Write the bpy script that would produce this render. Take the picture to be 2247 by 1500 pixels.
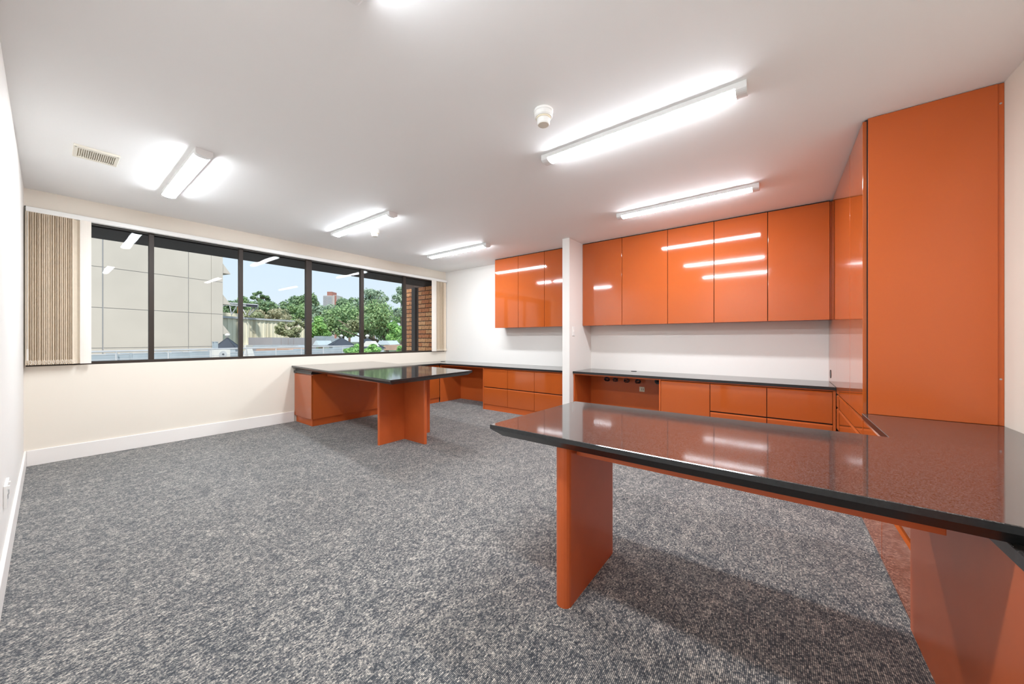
import bpy, math, random
from mathutils import Vector
random.seed(7)
for o in list(bpy.data.objects): bpy.data.objects.remove(o)
SC = bpy.context.scene
COL = SC.collection
# ------------------------------------------------------------------ camera
YAW = math.radians(37.1264); CX, CY, F, EYE = 1123.5, 744.14, 771.05, 1.2339
cam = bpy.data.objects.new('camera', bpy.data.cameras.new('camera')); COL.objects.link(cam)
cam.location = (0, 0, EYE); cam.rotation_euler = (math.pi / 2, 0, YAW - math.pi / 2)
cam.data.sensor_fit = 'HORIZONTAL'; cam.data.sensor_width = 36; cam.data.lens = F / 2247 * 36
cam.data.shift_y = -(750 - CY) / 2247; cam.data.clip_start = .02; cam.data.clip_end = 2000
SC.camera = cam
# ------------------------------------------------------------------ sky, sun, exposure
W = bpy.data.worlds.new('sky'); SC.world = W; W.use_nodes = True
wn, wl = W.node_tree.nodes, W.node_tree.links
bg = wn['Background']; bg.inputs[1].default_value = 1.07
tc = wn.new('ShaderNodeTexCoord'); sx = wn.new('ShaderNodeSeparateXYZ'); rp = wn.new('ShaderNodeValToRGB')
wl.new(tc.outputs['Generated'], sx.inputs[0]); wl.new(sx.outputs['Z'], rp.inputs[0]); wl.new(rp.outputs[0], bg.inputs[0])
rp.color_ramp.elements[0].position = 0.0; rp.color_ramp.elements[0].color = (.80, .92, 1.0, 1)
rp.color_ramp.elements[1].position = 0.45; rp.color_ramp.elements[1].color = (.60, .82, 1.04, 1)
sun = bpy.data.objects.new('sun', bpy.data.lights.new('sun', 'SUN')); COL.objects.link(sun)
sun.data.energy = 4.0; sun.data.angle = math.radians(3); sun.data.color = (1, .96, .90)
sun.rotation_euler = Vector((.25, .60, -.75)).to_track_quat('-Z', 'Y').to_euler()
SC.view_settings.view_transform = 'Standard'; SC.view_settings.look = 'None'
SC.view_settings.gamma = 1; SC.view_settings.use_curve_mapping = False
SC.view_settings.exposure = 0.0
LAMP = 124.0

# ------------------------------------------------------------------ room dimensions (x along window wall, y towards window)
H = 2.698; X0, X1 = -.141, 5.27; Y0, Y1 = -1.0275, 5.81

def at(px, py, d):
    X = (px - CX) / F; Yy = (py - CY) / F; s, c = math.sin(YAW), math.cos(YAW)
    return Vector((d * (X * s + c), d * (-X * c + s), EYE - Yy * d))
def s2l(*c): return tuple(((v / 255) / 12.92 if v / 255 < .04045 else ((v / 255 + .055) / 1.055) ** 2.4) for v in c)

# ------------------------------------------------------------------ materials
def new_mat(name):
    m = bpy.data.materials.new(name); m.use_nodes = True
    return m, m.node_tree.nodes, m.node_tree.links, m.node_tree.nodes['Principled BSDF']
def mat(name, col, rough=.6, ior=1.45, metal=0, noise=0, nscale=5, bump=0, bscale=200, coat=0):
    m, n, l, b = new_mat(name)
    b.inputs['Base Color'].default_value = (*col, 1); b.inputs['Roughness'].default_value = rough
    b.inputs['IOR'].default_value = ior; b.inputs['Metallic'].default_value = metal
    b.inputs['Coat Weight'].default_value = coat; b.inputs['Coat Roughness'].default_value = .03
    t = n.new('ShaderNodeTexCoord')
    if noise:
        nz = n.new('ShaderNodeTexNoise'); nz.inputs['Scale'].default_value = nscale; nz.inputs['Detail'].default_value = 5
        r = n.new('ShaderNodeValToRGB'); l.new(t.outputs['Object'], nz.inputs[0]); l.new(nz.outputs[0], r.inputs[0])
        r.color_ramp.elements[0].position = .3; r.color_ramp.elements[1].position = .7
        r.color_ramp.elements[0].color = (*[v * (1 - noise) for v in col], 1)
        r.color_ramp.elements[1].color = (*[min(1, v * (1 + noise)) for v in col], 1)
        l.new(r.outputs[0], b.inputs['Base Color'])
    if bump:
        nb = n.new('ShaderNodeTexNoise'); nb.inputs['Scale'].default_value = bscale; nb.inputs['Detail'].default_value = 3
        bp = n.new('ShaderNodeBump'); bp.inputs['Strength'].default_value = bump; bp.inputs['Distance'].default_value = .002
        l.new(t.outputs['Object'], nb.inputs[0]); l.new(nb.outputs[0], bp.inputs['Height']); l.new(bp.outputs[0], b.inputs['Normal'])
    return m
M = {}
M['wall'] = mat('painted_wall', (.80, .735, .64), .55, noise=.015, nscale=1.5, bump=.03, bscale=120)
M['wallw'] = mat('white_wall', (.80, .77, .73), .55, noise=.01, nscale=1.5, bump=.03, bscale=120)
M['ceil'] = mat('ceiling_paint', (.95, .945, .935), .7, noise=.01, nscale=1, bump=.04, bscale=90)
M['skirt'] = mat('skirting_paint', (.86, .82, .78), .35)
M['orange'] = mat('orange_gloss_laminate', (.44, .091, .017), .07, ior=1.5, noise=.03, nscale=2.0, coat=.25)
M['orange2'] = mat('orange_satin_panel', (.54, .110, .024), .22, ior=1.45, noise=.035, nscale=1.4)
M['orange_leg'] = mat('orange_worn_panel', (.55, .112, .028), .28, ior=1.45, noise=.05, nscale=6)
M['shadow'] = mat('black_gap', (.008, .008, .008), .8)
M['frame'] = mat('bronze_aluminium', (.030, .020, .014), .5, metal=0, noise=.1, nscale=4)
M['blind'] = mat('blind_fabric', s2l(236, 220, 198), .8, noise=.03, nscale=30)
M['blindw'] = mat('blind_fabric_face', s2l(236, 229, 219), .75, noise=.015, nscale=8)
M['white'] = mat('white_plastic', (.85, .84, .81), .3)
M['cream'] = mat('cream_plastic', (.80, .72, .55), .4)
M['batten'] = mat('batten_steel', (.86, .86, .85), .35)
M['blackplastic'] = mat('black_plastic', (.01, .01, .011), .35)
M['steel'] = mat('screw_steel', (.5, .5, .5), .3, metal=1)
M['vent'] = mat('vent_cream', (.80, .76, .66), .45)
M['ventdark'] = mat('vent_inside', (.62, .57, .46), .8)
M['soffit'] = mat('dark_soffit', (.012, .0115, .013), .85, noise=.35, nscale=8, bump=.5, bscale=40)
M['mortar'] = mat('mortar', (.10, .065, .05), .9, noise=.2, nscale=20)
M['brownsteel'] = mat('brown_steel', (.04, .03, .026), .5)
M['concrete'] = mat('precast_concrete', s2l(196, 188, 176), .85, noise=.05, nscale=.35, bump=.05, bscale=6)
M['joint'] = mat('joint_sealant', s2l(168, 170, 174), .8)
M['bluegrey'] = mat('bluegrey_metal', s2l(164, 174, 180), .55, noise=.12, nscale=1.5)
M['galv'] = mat('galvanised_steel', s2l(186, 188, 190), .45, noise=.1, nscale=2)
M['shed'] = mat('grey_shed_sheet', s2l(170, 167, 168), .6, noise=.05, nscale=.6)
M['darkroof'] = mat('charcoal_roof', s2l(58, 64, 74), .6, noise=.15, nscale=1.2)
M['offwhite'] = mat('offwhite_paint', s2l(214, 212, 206), .5, noise=.03, nscale=2)
M['deck'] = mat('roof_deck', s2l(185, 178, 168), .8, noise=.15, nscale=.8)
M['grass'] = mat('far_ground', s2l(95, 105, 80), .95, noise=.3, nscale=.05)
M['terracotta'] = mat('faded_red_roof', s2l(178, 150, 132), .8, noise=.15, nscale=1)
M['orangepost'] = mat('orange_post', s2l(214, 130, 60), .6)
M['tower_wall'] = mat('tower_render', s2l(190, 186, 184), .8)
M['tower_red'] = mat('tower_brick', s2l(166, 116, 104), .8)
M['tower_glass'] = mat('tower_window', s2l(128, 138, 150), .3)
M['bark'] = mat('bark', s2l(120, 105, 92), .9, noise=.25, nscale=2)
M['glassroof'] = mat('pale_glass_roof', s2l(196, 208, 214), .25, noise=.06, nscale=1)

def corrugated_mat():
    m, n, l, b = new_mat('cream_wall_sheet'); b.inputs['Roughness'].default_value = .75
    t = n.new('ShaderNodeTexCoord'); mp = n.new('ShaderNodeMapping'); mp.inputs['Scale'].default_value = (1.1, 1.1, .06)
    nz = n.new('ShaderNodeTexNoise'); nz.inputs['Scale'].default_value = 1; nz.inputs['Detail'].default_value = 6
    r = n.new('ShaderNodeValToRGB'); r.color_ramp.elements[0].position = .30; r.color_ramp.elements[1].position = .5
    r.color_ramp.elements[0].color = (*s2l(168, 160, 134), 1); r.color_ramp.elements[1].color = (*s2l(238, 231, 208), 1)
    l.new(t.outputs['Object'], mp.inputs[0]); l.new(mp.outputs[0], nz.inputs[0]); l.new(nz.outputs[0], r.inputs[0]); l.new(r.outputs[0], b.inputs['Base Color'])
    return m
M['corr'] = corrugated_mat()

def carpet_mat():
    m, n, l, b = new_mat('loop_carpet'); b.inputs['Roughness'].default_value = .95; b.inputs['Specular IOR Level'].default_value = .15; b.inputs['Sheen Weight'].default_value = .2; b.inputs['Sheen Roughness'].default_value = .5
    t = n.new('ShaderNodeTexCoord')
    def nz(scale, sc, det=3, rough=.6):
        mp = n.new('ShaderNodeMapping'); mp.inputs['Scale'].default_value = sc
        k = n.new('ShaderNodeTexNoise'); k.inputs['Scale'].default_value = scale; k.inputs['Detail'].default_value = det; k.inputs['Roughness'].default_value = rough
        l.new(t.outputs['Object'], mp.inputs[0]); l.new(mp.outputs[0], k.inputs[0]); return k.outputs[0]
    def mth(op, a, bb=None, c=None):
        k = n.new('ShaderNodeMath'); k.operation = op
        for i, v in enumerate((a, bb, c)):
            if v is None: continue
            if isinstance(v, (int, float)): k.inputs[i].default_value = v
            else: l.new(v, k.inputs[i])
        return k.outputs[0]
    # ribs 6 mm wide running along x, each with its own row of yarn dashes
    sp_ = n.new('ShaderNodeSeparateXYZ'); l.new(t.outputs['Object'], sp_.inputs[0])
    wob = nz(3, (1, 1, 1), 1, .5)
    yr = mth('MULTIPLY', mth('MULTIPLY_ADD', wob, .012, sp_.outputs['Y']), 1 / .0062)
    rowi = mth('FLOOR', yr); frac = mth('FRACT', yr)
    def rownoise(k, off, det):
        cb_ = n.new('ShaderNodeCombineXYZ'); l.new(mth('MULTIPLY', sp_.outputs['X'], k), cb_.inputs[0]); l.new(mth('MULTIPLY', rowi, off), cb_.inputs[1])
        q = n.new('ShaderNodeTexNoise'); q.inputs['Scale'].default_value = 1; q.inputs['Detail'].default_value = det; l.new(cb_.outputs[0], q.inputs[0]); return q.outputs[0]
    dash = rownoise(62, 7.31, 1)
    loop = rownoise(210, 3.77, 0)
    blot = nz(17, (.8, 1.1, 1), 3, .6)
    cloud = nz(3.5, (1, 1, 1), 3, .6)
    rib = mth('SUBTRACT', 1.0, mth('POWER', mth('ABSOLUTE', mth('MULTIPLY_ADD', frac, 2.0, -1.0)), 2.5))  # rib profile; also paints shade between the ribs into the colour
    v = mth('MULTIPLY', dash, 1.35)
    v = mth('MULTIPLY_ADD', loop, .75, v)
    v = mth('MULTIPLY_ADD', blot, .55, v)
    v = mth('MULTIPLY_ADD', cloud, .22, v)
    v = mth('MULTIPLY_ADD', rib, .50, v)            # mean ~ 2.2
    r = n.new('ShaderNodeMapRange'); r.inputs[1].default_value = 1.36; r.inputs[2].default_value = 2.30; l.new(v, r.inputs[0])
    cr = n.new('ShaderNodeValToRGB')
    cr.color_ramp.elements[0].color = (.014, .018, .024, 1); cr.color_ramp.elements[1].color = (.58, .525, .455, 1)
    e = cr.color_ramp.elements.new(.42); e.color = (.075, .081, .088, 1)
    e = cr.color_ramp.elements.new(.70); e.color = (.285, .264, .235, 1)
    l.new(r.outputs[0], cr.inputs[0]); l.new(cr.outputs[0], b.inputs['Base Color'])
    bp = n.new('ShaderNodeBump'); bp.inputs['Strength'].default_value = .5; bp.inputs['Distance'].default_value = .002
    l.new(rib, bp.inputs['Height']); l.new(bp.outputs[0], b.inputs['Normal'])
    return m
M['carpet'] = carpet_mat()

def granite_mat():
    m, n, l, b = new_mat('polished_black_granite')
    b.inputs['Roughness'].default_value = .06; b.inputs['IOR'].default_value = 2.0
    t = n.new('ShaderNodeTexCoord'); v = n.new('ShaderNodeTexVoronoi'); v.inputs['Scale'].default_value = 420
    r = n.new('ShaderNodeValToRGB'); l.new(t.outputs['Object'], v.inputs[0]); l.new(v.outputs['Color'], r.inputs[0])
    r.color_ramp.elements[0].position = .25; r.color_ramp.elements[0].color = (.016, .015, .015, 1)
    r.color_ramp.elements[1].position = .95; r.color_ramp.elements[1].color = (.105, .092, .085, 1)
    l.new(r.outputs[0], b.inputs['Base Color'])
    return m
M['granite'] = granite_mat()
M['granite_edge'] = mat('granite_edge', (.012, .014, .015), .28, ior=1.55, noise=.3, nscale=90)

def glass_mat():
    m, n, l, b = new_mat('window_glass'); n.remove(b)
    tr = n.new('ShaderNodeBsdfTransparent'); tr.inputs[0].default_value = (.97, .97, .97, 1)
    gl = n.new('ShaderNodeBsdfGlossy'); gl.inputs['Roughness'].default_value = .0
    fr = n.new('ShaderNodeFresnel'); fr.inputs[0].default_value = 1.19
    mx = n.new('ShaderNodeMixShader'); l.new(fr.outputs[0], mx.inputs[0]); l.new(tr.outputs[0], mx.inputs[1]); l.new(gl.outputs[0], mx.inputs[2])
    l.new(mx.outputs[0], n['Material Output'].inputs[0]); return m
M['glass'] = glass_mat()

def emit_mat():
    m, n, l, b = new_mat('lit_diffuser'); b.inputs['Base Color'].default_value = (.9, .9, .9, 1)
    b.inputs['Emission Color'].default_value = (.85, .905, .96, 1); b.inputs['Emission Strength'].default_value = LAMP
    return m
M['lit'] = emit_mat()

def brick_mat():
    m, n, l, b = new_mat('clay_brick'); b.inputs['Roughness'].default_value = .85
    oi = n.new('ShaderNodeObjectInfo'); r = n.new('ShaderNodeValToRGB'); l.new(oi.outputs['Random'], r.inputs[0])
    r.color_ramp.elements[0].color = (*s2l(214, 132, 84), 1); r.color_ramp.elements[1].color = (*s2l(248, 184, 128), 1)
    t = n.new('ShaderNodeTexCoord'); nz = n.new('ShaderNodeTexNoise'); nz.inputs['Scale'].default_value = 45; nz.inputs['Detail'].default_value = 4
    r2 = n.new('ShaderNodeValToRGB'); l.new(t.outputs['Object'], nz.inputs[0]); l.new(nz.outputs[0], r2.inputs[0])
    r2.color_ramp.elements[0].position = .34; r2.color_ramp.elements[0].color = (.35, .30, .28, 1); r2.color_ramp.elements[1].position = .52; r2.color_ramp.elements[1].color = (1, 1, 1, 1)
    mx = n.new('ShaderNodeMix'); mx.data_type = 'RGBA'; mx.blend_type = 'MULTIPLY'; mx.inputs[0].default_value = 1
    l.new(r.outputs[0], mx.inputs[6]); l.new(r2.outputs[0], mx.inputs[7]); l.new(mx.outputs[2], b.inputs['Base Color'])
    bp = n.new('ShaderNodeBump'); bp.inputs['Strength'].default_value = .5; bp.inputs['Distance'].default_value = .004
    l.new(nz.outputs[0], bp.inputs['Height']); l.new(bp.outputs[0], b.inputs['Normal']); return m
M['brick'] = brick_mat()

def leaf_mat(name, dark, light):
    m, n, l, b = new_mat(name); b.inputs['Roughness'].default_value = .6
    g = n.new('ShaderNodeNewGeometry'); r = n.new('ShaderNodeValToRGB'); l.new(g.outputs['Random Per Island'], r.inputs[0])
    r.color_ramp.elements[0].color = (*dark, 1); r.color_ramp.elements[1].color = (*light, 1); l.new(r.outputs[0], b.inputs['Base Color'])
    tl = n.new('ShaderNodeBsdfTranslucent'); l.new(r.outputs[0], tl.inputs[0]); mx = n.new('ShaderNodeMixShader'); mx.inputs[0].default_value = .35
    l.new(b.outputs[0], mx.inputs[1]); l.new(tl.outputs[0], mx.inputs[2]); l.new(mx.outputs[0], n['Material Output'].inputs[0]); return m
LEAF = [leaf_mat('leaf_dark', s2l(88, 118, 86), s2l(161, 189, 139)),
        leaf_mat('leaf_mid', s2l(104, 139, 95), s2l(189, 216, 155)),
        leaf_mat('leaf_olive', s2l(127, 139, 102), s2l(205, 209, 166)),
        leaf_mat('leaf_grey', s2l(127, 152, 127), s2l(202, 221, 193)),
        leaf_mat('leaf_bright', s2l(104, 157, 91), s2l(191, 232, 143)),
        leaf_mat('leaf_tan', s2l(150, 148, 118), s2l(214, 209, 173))]

# ------------------------------------------------------------------ mesh helpers
class MB:
    def __init__(s): s.v = []; s.f = []; s.smooth = False
    def box(s, x0, x1, y0, y1, z0, z1):
        k = len(s.v)
        s.v += [(x, y, z) for z in (z0, z1) for y in (y0, y1) for x in (x0, x1)]
        s.f += [tuple(k + i for i in q) for q in ((0, 2, 3, 1), (4, 5, 7, 6), (0, 1, 5, 4), (2, 6, 7, 3), (0, 4, 6, 2), (1, 3, 7, 5))]
        return s
    def loft(s, rings, cap=True):
        k = len(s.v); n = len(rings[0])
        for r in rings: s.v += [tuple(p) for p in r]
        for i in range(len(rings) - 1):
            for j in range(n):
                a, b = k + i * n + j, k + i * n + (j + 1) % n
                s.f.append((a, b, b + n, a + n))
        if cap:
            s.f.append(tuple(k + j for j in reversed(range(n)))); s.f.append(tuple(k + (len(rings) - 1) * n + j for j in range(n)))
        return s
    def tube(s, a, b, r, n=8, r2=None):
        a, b = Vector(a), Vector(b); d = (b - a).normalized(); q = d.to_track_quat('Z', 'Y'); r2 = r if r2 is None else r2
        ring = lambda c, rr: [c + q @ Vector((rr * math.cos(2 * math.pi * i / n), rr * math.sin(2 * math.pi * i / n), 0)) for i in range(n)]
        return s.loft([ring(a, r), ring(b, r2)])
    def path(s, pts, r, n=6):
        rings = []
        for i, p in enumerate(pts):
            p = Vector(p); d = (Vector(pts[min(i + 1, len(pts) - 1)]) - Vector(pts[max(i - 1, 0)])).normalized(); q = d.to_track_quat('Z', 'Y')
            rr = r[i] if isinstance(r, (list, tuple)) else r
            rings.append([p + q @ Vector((rr * math.cos(2 * math.pi * k / n), rr * math.sin(2 * math.pi * k / n), 0)) for k in range(n)])
        return s.loft(rings)
    def lathe(s, c, prof, n=24):     # prof: list of (radius, z)
        return s.loft([[(c[0] + r * math.cos(2 * math.pi * i / n), c[1] + r * math.sin(2 * math.pi * i / n), c[2] + z) for i in range(n)] for r, z in prof])
    def prism(s, poly, z0, z1):
        return s.loft([[(x, y, z0) for x, y in poly], [(x, y, z1) for x, y in poly]])
    def quad(s, a, b, c, d):
        k = len(s.v); s.v += [tuple(a), tuple(b), tuple(c), tuple(d)]; s.f.append((k, k + 1, k + 2, k + 3)); return s
WL = {}
def mesh_obj(name, mb, m, parent=None, loc=None, bev=0, smooth=False, rotz=0):
    """verts in world axes; origin at loc (top level) or at the parent's origin"""
    base = Vector(WL[parent.name]) if parent else Vector(loc if loc else (0, 0, 0))
    me = bpy.data.meshes.new(name); me.from_pydata([tuple(Vector(v) - base) for v in mb.v], [], mb.f); me.validate(); me.update()
    me.materials.append(m)
    o = bpy.data.objects.new(name, me); COL.objects.link(o)
    if parent: o.parent = parent
    else: o.location = base
    WL[o.name] = base
    if smooth or mb.smooth: me.polygons.foreach_set('use_smooth', [True] * len(me.polygons))
    if bev:
        bm = o.modifiers.new('bevel', 'BEVEL'); bm.width = bev; bm.segments = 2; bm.limit_method = 'ANGLE'; bm.angle_limit = math.radians(40)
    return o
def tag(o, label=None, cat=None, group=None, kind=None):
    if label: o['label'] = label
    if cat: o['category'] = cat
    if group: o['group'] = group
    if kind: o['kind'] = kind
    return o
def thing(name, label, cat, loc, group=None, kind=None):
    o = bpy.data.objects.new(name, None); COL.objects.link(o); o.location = loc; o.empty_display_size = .1; WL[o.name] = Vector(loc)
    return tag(o, label, cat, group, kind)
def struct(name, label, mb, m, loc=None, cat='wall', bev=0):
    return tag(mesh_obj(name, mb, m, None, loc, bev), label, cat, kind='structure')
def inset_poly(poly, d):
    c = Vector((sum(p[0] for p in poly) / len(poly), sum(p[1] for p in poly) / len(poly))); out = []; n = len(poly)
    for i in range(n):
        p0, p, p1 = Vector(poly[i - 1]), Vector(poly[i]), Vector(poly[(i + 1) % n])
        def off(a, b):
            t = (b - a).normalized(); nn = Vector((-t.y, t.x))
            if nn.dot(c - a) < 0: nn = -nn
            return a + nn * d, t
        a, ta = off(p0, p); b, tb = off(p, p1); den = ta.x * tb.y - ta.y * tb.x
        k = ((b - a).x * tb.y - (b - a).y * tb.x) / den; q = a + ta * k; out.append((q.x, q.y))
    return out

# ================================================================== ROOM SHELL
T = .16
WX0, WX1, WZ0, WZ1 = -.13, 5.245, .968, 2.515
struct('floor', 'grey and charcoal flecked loop pile carpet', MB().box(X0 - T, X1 + T, Y0 - T, Y1 + T, -.2, 0), M['carpet'], cat='floor')
struct('ceiling', 'plain white plasterboard ceiling', MB().box(X0 - T, X1 + T, Y0 - T, Y1 + T, H, H + .25), M['ceil'], cat='ceiling')
struct('wall_left', 'white painted wall running beside the blind stack at the left edge', MB().box(X0 - T, X0, Y0 - T, Y1 + T, 0, H), M['wallw'])
struct('wall_right', 'cream painted wall beside the tall orange end panel', MB().box(X0, X1 + T, Y0 - T, Y0, 0, H), M['wall'])
struct('wall_back', 'white back wall behind the orange cupboards', MB().box(X1, X1 + T, Y0, Y1 + T, 0, H), M['wallw'])
ww = MB().box(X0, X1, Y1, Y1 + T, 0, WZ0).box(X0, X1, Y1, Y1 + T, WZ1, H).box(X0, WX0, Y1, Y1 + T, WZ0, WZ1).box(WX1, X1, Y1, Y1 + T, WZ0, WZ1)
struct('wall_window', 'cream painted wall around the long strip window', ww, M['wall'])
struct('wall_partition', 'narrow white stub wall between the two groups of orange cupboards', MB().box(4.535, X1, 2.396, 2.512, 0, H), M['wallw'], bev=.004)
struct('trim_1', 'thin white lining panel on the back wall beside the orange cupboards', MB().box(X1 - .006, X1, 2.512, 4.841, .767, 2.62), M['wallw'], cat='trim', bev=.002)
sk = MB().box(X0 + .016, 2.236, Y1 - .016, Y1, 0, .153)
struct('baseboard_window', 'tall white skirting board below the strip window', sk, M['skirt'], cat='skirting', bev=.004)
struct('baseboard_left', 'tall white skirting board along the left wall', MB().box(X0, X0 + .016, Y0 + .05, Y1, 0, .153), M['skirt'], cat='skirting', bev=.004)

# window: frame, mullions, panes
win = thing('window_1', 'long dark bronze framed strip window of six panes', 'window', (2.55, 5.86, WZ0), kind='structure')
FY0, FY1 = 5.825, 5.885
mesh_obj('bottom_rail', MB().box(WX0, WX1, FY0, FY1, WZ0, 1.0), M['frame'], win, bev=.003)
mesh_obj('top_rail', MB().box(WX0, WX1, FY0, FY1, 2.462, WZ1), M['frame'], win, bev=.003)
mul = [(-.13, -.09), (.708, .752), (1.566, 1.611), (2.414, 2.499), (3.309, 3.368), (4.189, 4.245), (5.205, 5.245)]
for a, b in mul: mesh_obj('mullion', MB().box(a, b, FY0 + .001, FY1 - .001, 1.0, 2.462), M['frame'], win, bev=.003)
for i in range(6): mesh_obj('pane', MB().box(mul[i][1], mul[i + 1][0], 5.852, 5.858, 1.0, 2.462), M['glass'], win)
mesh_obj('sill', MB().box(WX0, WX1, FY1, 6.02, .93, .962), M['frame'], win)

# ------------------------------------------------------------------ outside shell of our own building
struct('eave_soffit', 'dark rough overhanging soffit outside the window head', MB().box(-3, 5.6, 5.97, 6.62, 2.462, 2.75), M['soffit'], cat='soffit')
bw = struct('wall_brick', 'brown brick return wall outside the right end of the window', MB().box(5.29, 5.6, 5.98, 6.84, -1, 2.46).box(5.31, 5.6, 6.97, 7.30, -1, 2.75), M['mortar'], loc=(5.3, 5.98, -1))
def brick_mesh(l):
    o = mesh_obj('brick', MB().box(-.014, .05, .008, l - .008, .008, .092), M['brick'], bev=.004); return o
full, half = brick_mesh(.262), brick_mesh(.131)
used = set()
def put_brick(proto, p):
    o = proto if proto.name not in used else proto.copy()
    if proto.name not in used: used.add(proto.name)
    else: COL.objects.link(o)
    o.parent = bw; o.location = Vector(p) - WL[bw.name]
for zone, (ys, ye, xx) in enumerate(((5.98, 6.84, 5.286), (6.985, 7.30, 5.306))):
    for r in range(17):
        z = .76 + r * .1; y = ys
        if r % 2: put_brick(half, (xx, y, z)); y += .131
        while y + .262 < ye + .02: put_brick(full, (xx + random.uniform(-.002, .002), y, z)); y += .262
        if y + .131 < ye + .02: put_brick(half, (xx, y, z))
struct('wall_column', 'dark brown steel column outside between two brick piers', MB().box(5.24, 5.36, 6.845, 6.975, -1, 2.46), M['brownsteel'], loc=(5.3, 6.91, -1), cat='column')

# ================================================================== CEILING BATTENS
def batten(x, y0, y1, label):
    t = thing('ceiling_batten_light', label, 'light', (x, (y0 + y1) / 2, H), 'batten lights on the ceiling')
    mesh_obj('tray', MB().box(x - .055, x + .055, y0 + .004, y1 - .004, H - .032, H), M['batten'], t, bev=.003)
    prof = [(-.050, H - .032)] + [(-.050 * math.cos(a), H - .0335 - .0165 * math.sin(a)) for a in [math.pi * k / 10 for k in range(11)]] + [(.050, H - .032)]
    d = MB(); d.loft([[(x + u, yy, z) for u, z in prof] for yy in (y0 + .055, y1 - .055)], cap=False)
    mesh_obj('diffuser', d, M['lit'], t, smooth=True)
    pc = [(-.054, H)] + [(-.054 * math.cos(a), H - .0335 - .0205 * math.sin(a)) for a in [math.pi * k / 10 for k in range(11)]] + [(.054, H)]
    for a, b in ((y0, y0 + .056), (y1 - .056, y1)):
        mesh_obj('end_cap', MB().loft([[(x + u, yy, z) for u, z in pc] for yy in (a, b)]), M['batten'], t, bev=.002)
NEAR, FAR = (.14, 1.505), (3.53, 4.90)
batten(4.06, *NEAR, 'lit white batten light nearest the row of five orange cupboards')
batten(2.425, *NEAR, 'largest lit white batten light beside the larger smoke detector')
batten(.75, .11, 1.43, 'lit batten light overhead, mirrored as the lowest streak in the orange cupboards')
batten(4.06, *FAR, 'lit white batten light nearest the far corner and the row of three orange cupboards')
batten(2.40, *FAR, 'lit white batten light beside the small smoke detector near the window')
batten(.73, *FAR, 'lit white batten light beside the ceiling vent')

# vent
v = thing('ceiling_vent', 'small cream rectangular air grille in the ceiling near the left wall', 'vent', (.235, 4.31, H))
f = MB(); vx0, vx1, vy0, vy1 = .115, .350, 4.185, 4.44
for b in ((vx0, vx1, vy0, vy0 + .035), (vx0, vx1, vy1 - .03, vy1), (vx0, vx0 + .022, vy0 + .035, vy1 - .03), (vx1 - .022, vx1, vy0 + .035, vy1 - .03)): f.box(*b, H - .018, H)
mesh_obj('frame', f, M['vent'], v, bev=.003)
mesh_obj('backing', MB().box(vx0 + .02, vx1 - .02, vy0 + .033, vy1 - .028, H - .004, H), M['ventdark'], v)
for i in range(17):
    x = vx0 + .03 + i * .0108; mesh_obj('louvre', MB().box(x, x + .005, vy0 + .036, vy1 - .031, H - .015, H - .004), M['vent'], v)
for x in (vx0 + .012, vx1 - .012): mesh_obj('screw', MB().lathe((x, vy0 + .012, H - .019), [(.004, 0), (.004, .001)], 10), M['shadow'], v)

def smoke(x, y, label):
    t = thing('smoke_detector', label, 'smoke detector', (x, y, H), 'smoke detectors')
    mesh_obj('base_ring', MB().lathe((x, y, H), [(.062, 0), (.062, -.012), (.058, -.016), (.058, -.038), (.052, -.046), (.050, -.046)][::-1], 32), M['white'], t, smooth=False)
    mesh_obj('collar', MB().lathe((x, y, H - .046), [(.047, 0), (.047, -.006), (.043, -.009)][::-1], 32), M['cream'], t)
    mesh_obj('sensor_head', MB().lathe((x, y, H - .055), [(.042, 0), (.040, -.028), (.036, -.034)][::-1], 32), M['white'], t)
    mesh_obj('sensor_face', MB().lathe((x, y, H - .089), [(.034, 0), (.034, -.002)][::-1], 32), M['vent'], t)
smoke(1.92, 1.20, 'larger round smoke detector on the ceiling beside the longest batten light')
smoke(2.64, 4.30, 'smaller looking smoke detector near the window side batten light')

# ================================================================== VERTICAL BLINDS
hr = thing('blind_headrail', 'long white blind headrail across the top of the strip window', 'blind rail', (2.55, 5.775, 2.46))
mesh_obj('rail', MB().box(X0 + .012, 5.255, 5.752, 5.806, 2.466, 2.515), M['white'], hr, bev=.004)
mesh_obj('shadow_seam', MB().box(X0 + .005, 5.255, 5.795, 5.809, 2.517, 2.524), M['shadow'], hr)
def slat_mb(cx, cy, z0, z1, ang, w, curve=.006, th=.0009, taper=0):
    mb = MB(); pts = []
    for i in range(7):
        t = i / 6 - .5; pts.append((t * w, curve * (1 - 4 * t * t)))
    ca, sa = math.cos(ang), math.sin(ang); ring = []
    for z, k in ((z0, 1), (z1, 1 - taper)):
        o1 = [(cx * 1 + (p * ca - q * sa), cy + (p * sa + q * ca), z) for p, q in pts]
        o2 = [(cx + (p * ca - (q - th) * sa), cy + (p * sa + (q - th) * ca), z) for p, q in reversed(pts)]
        ring.append(o1 + o2)
    mb.loft(ring); return mb
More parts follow.
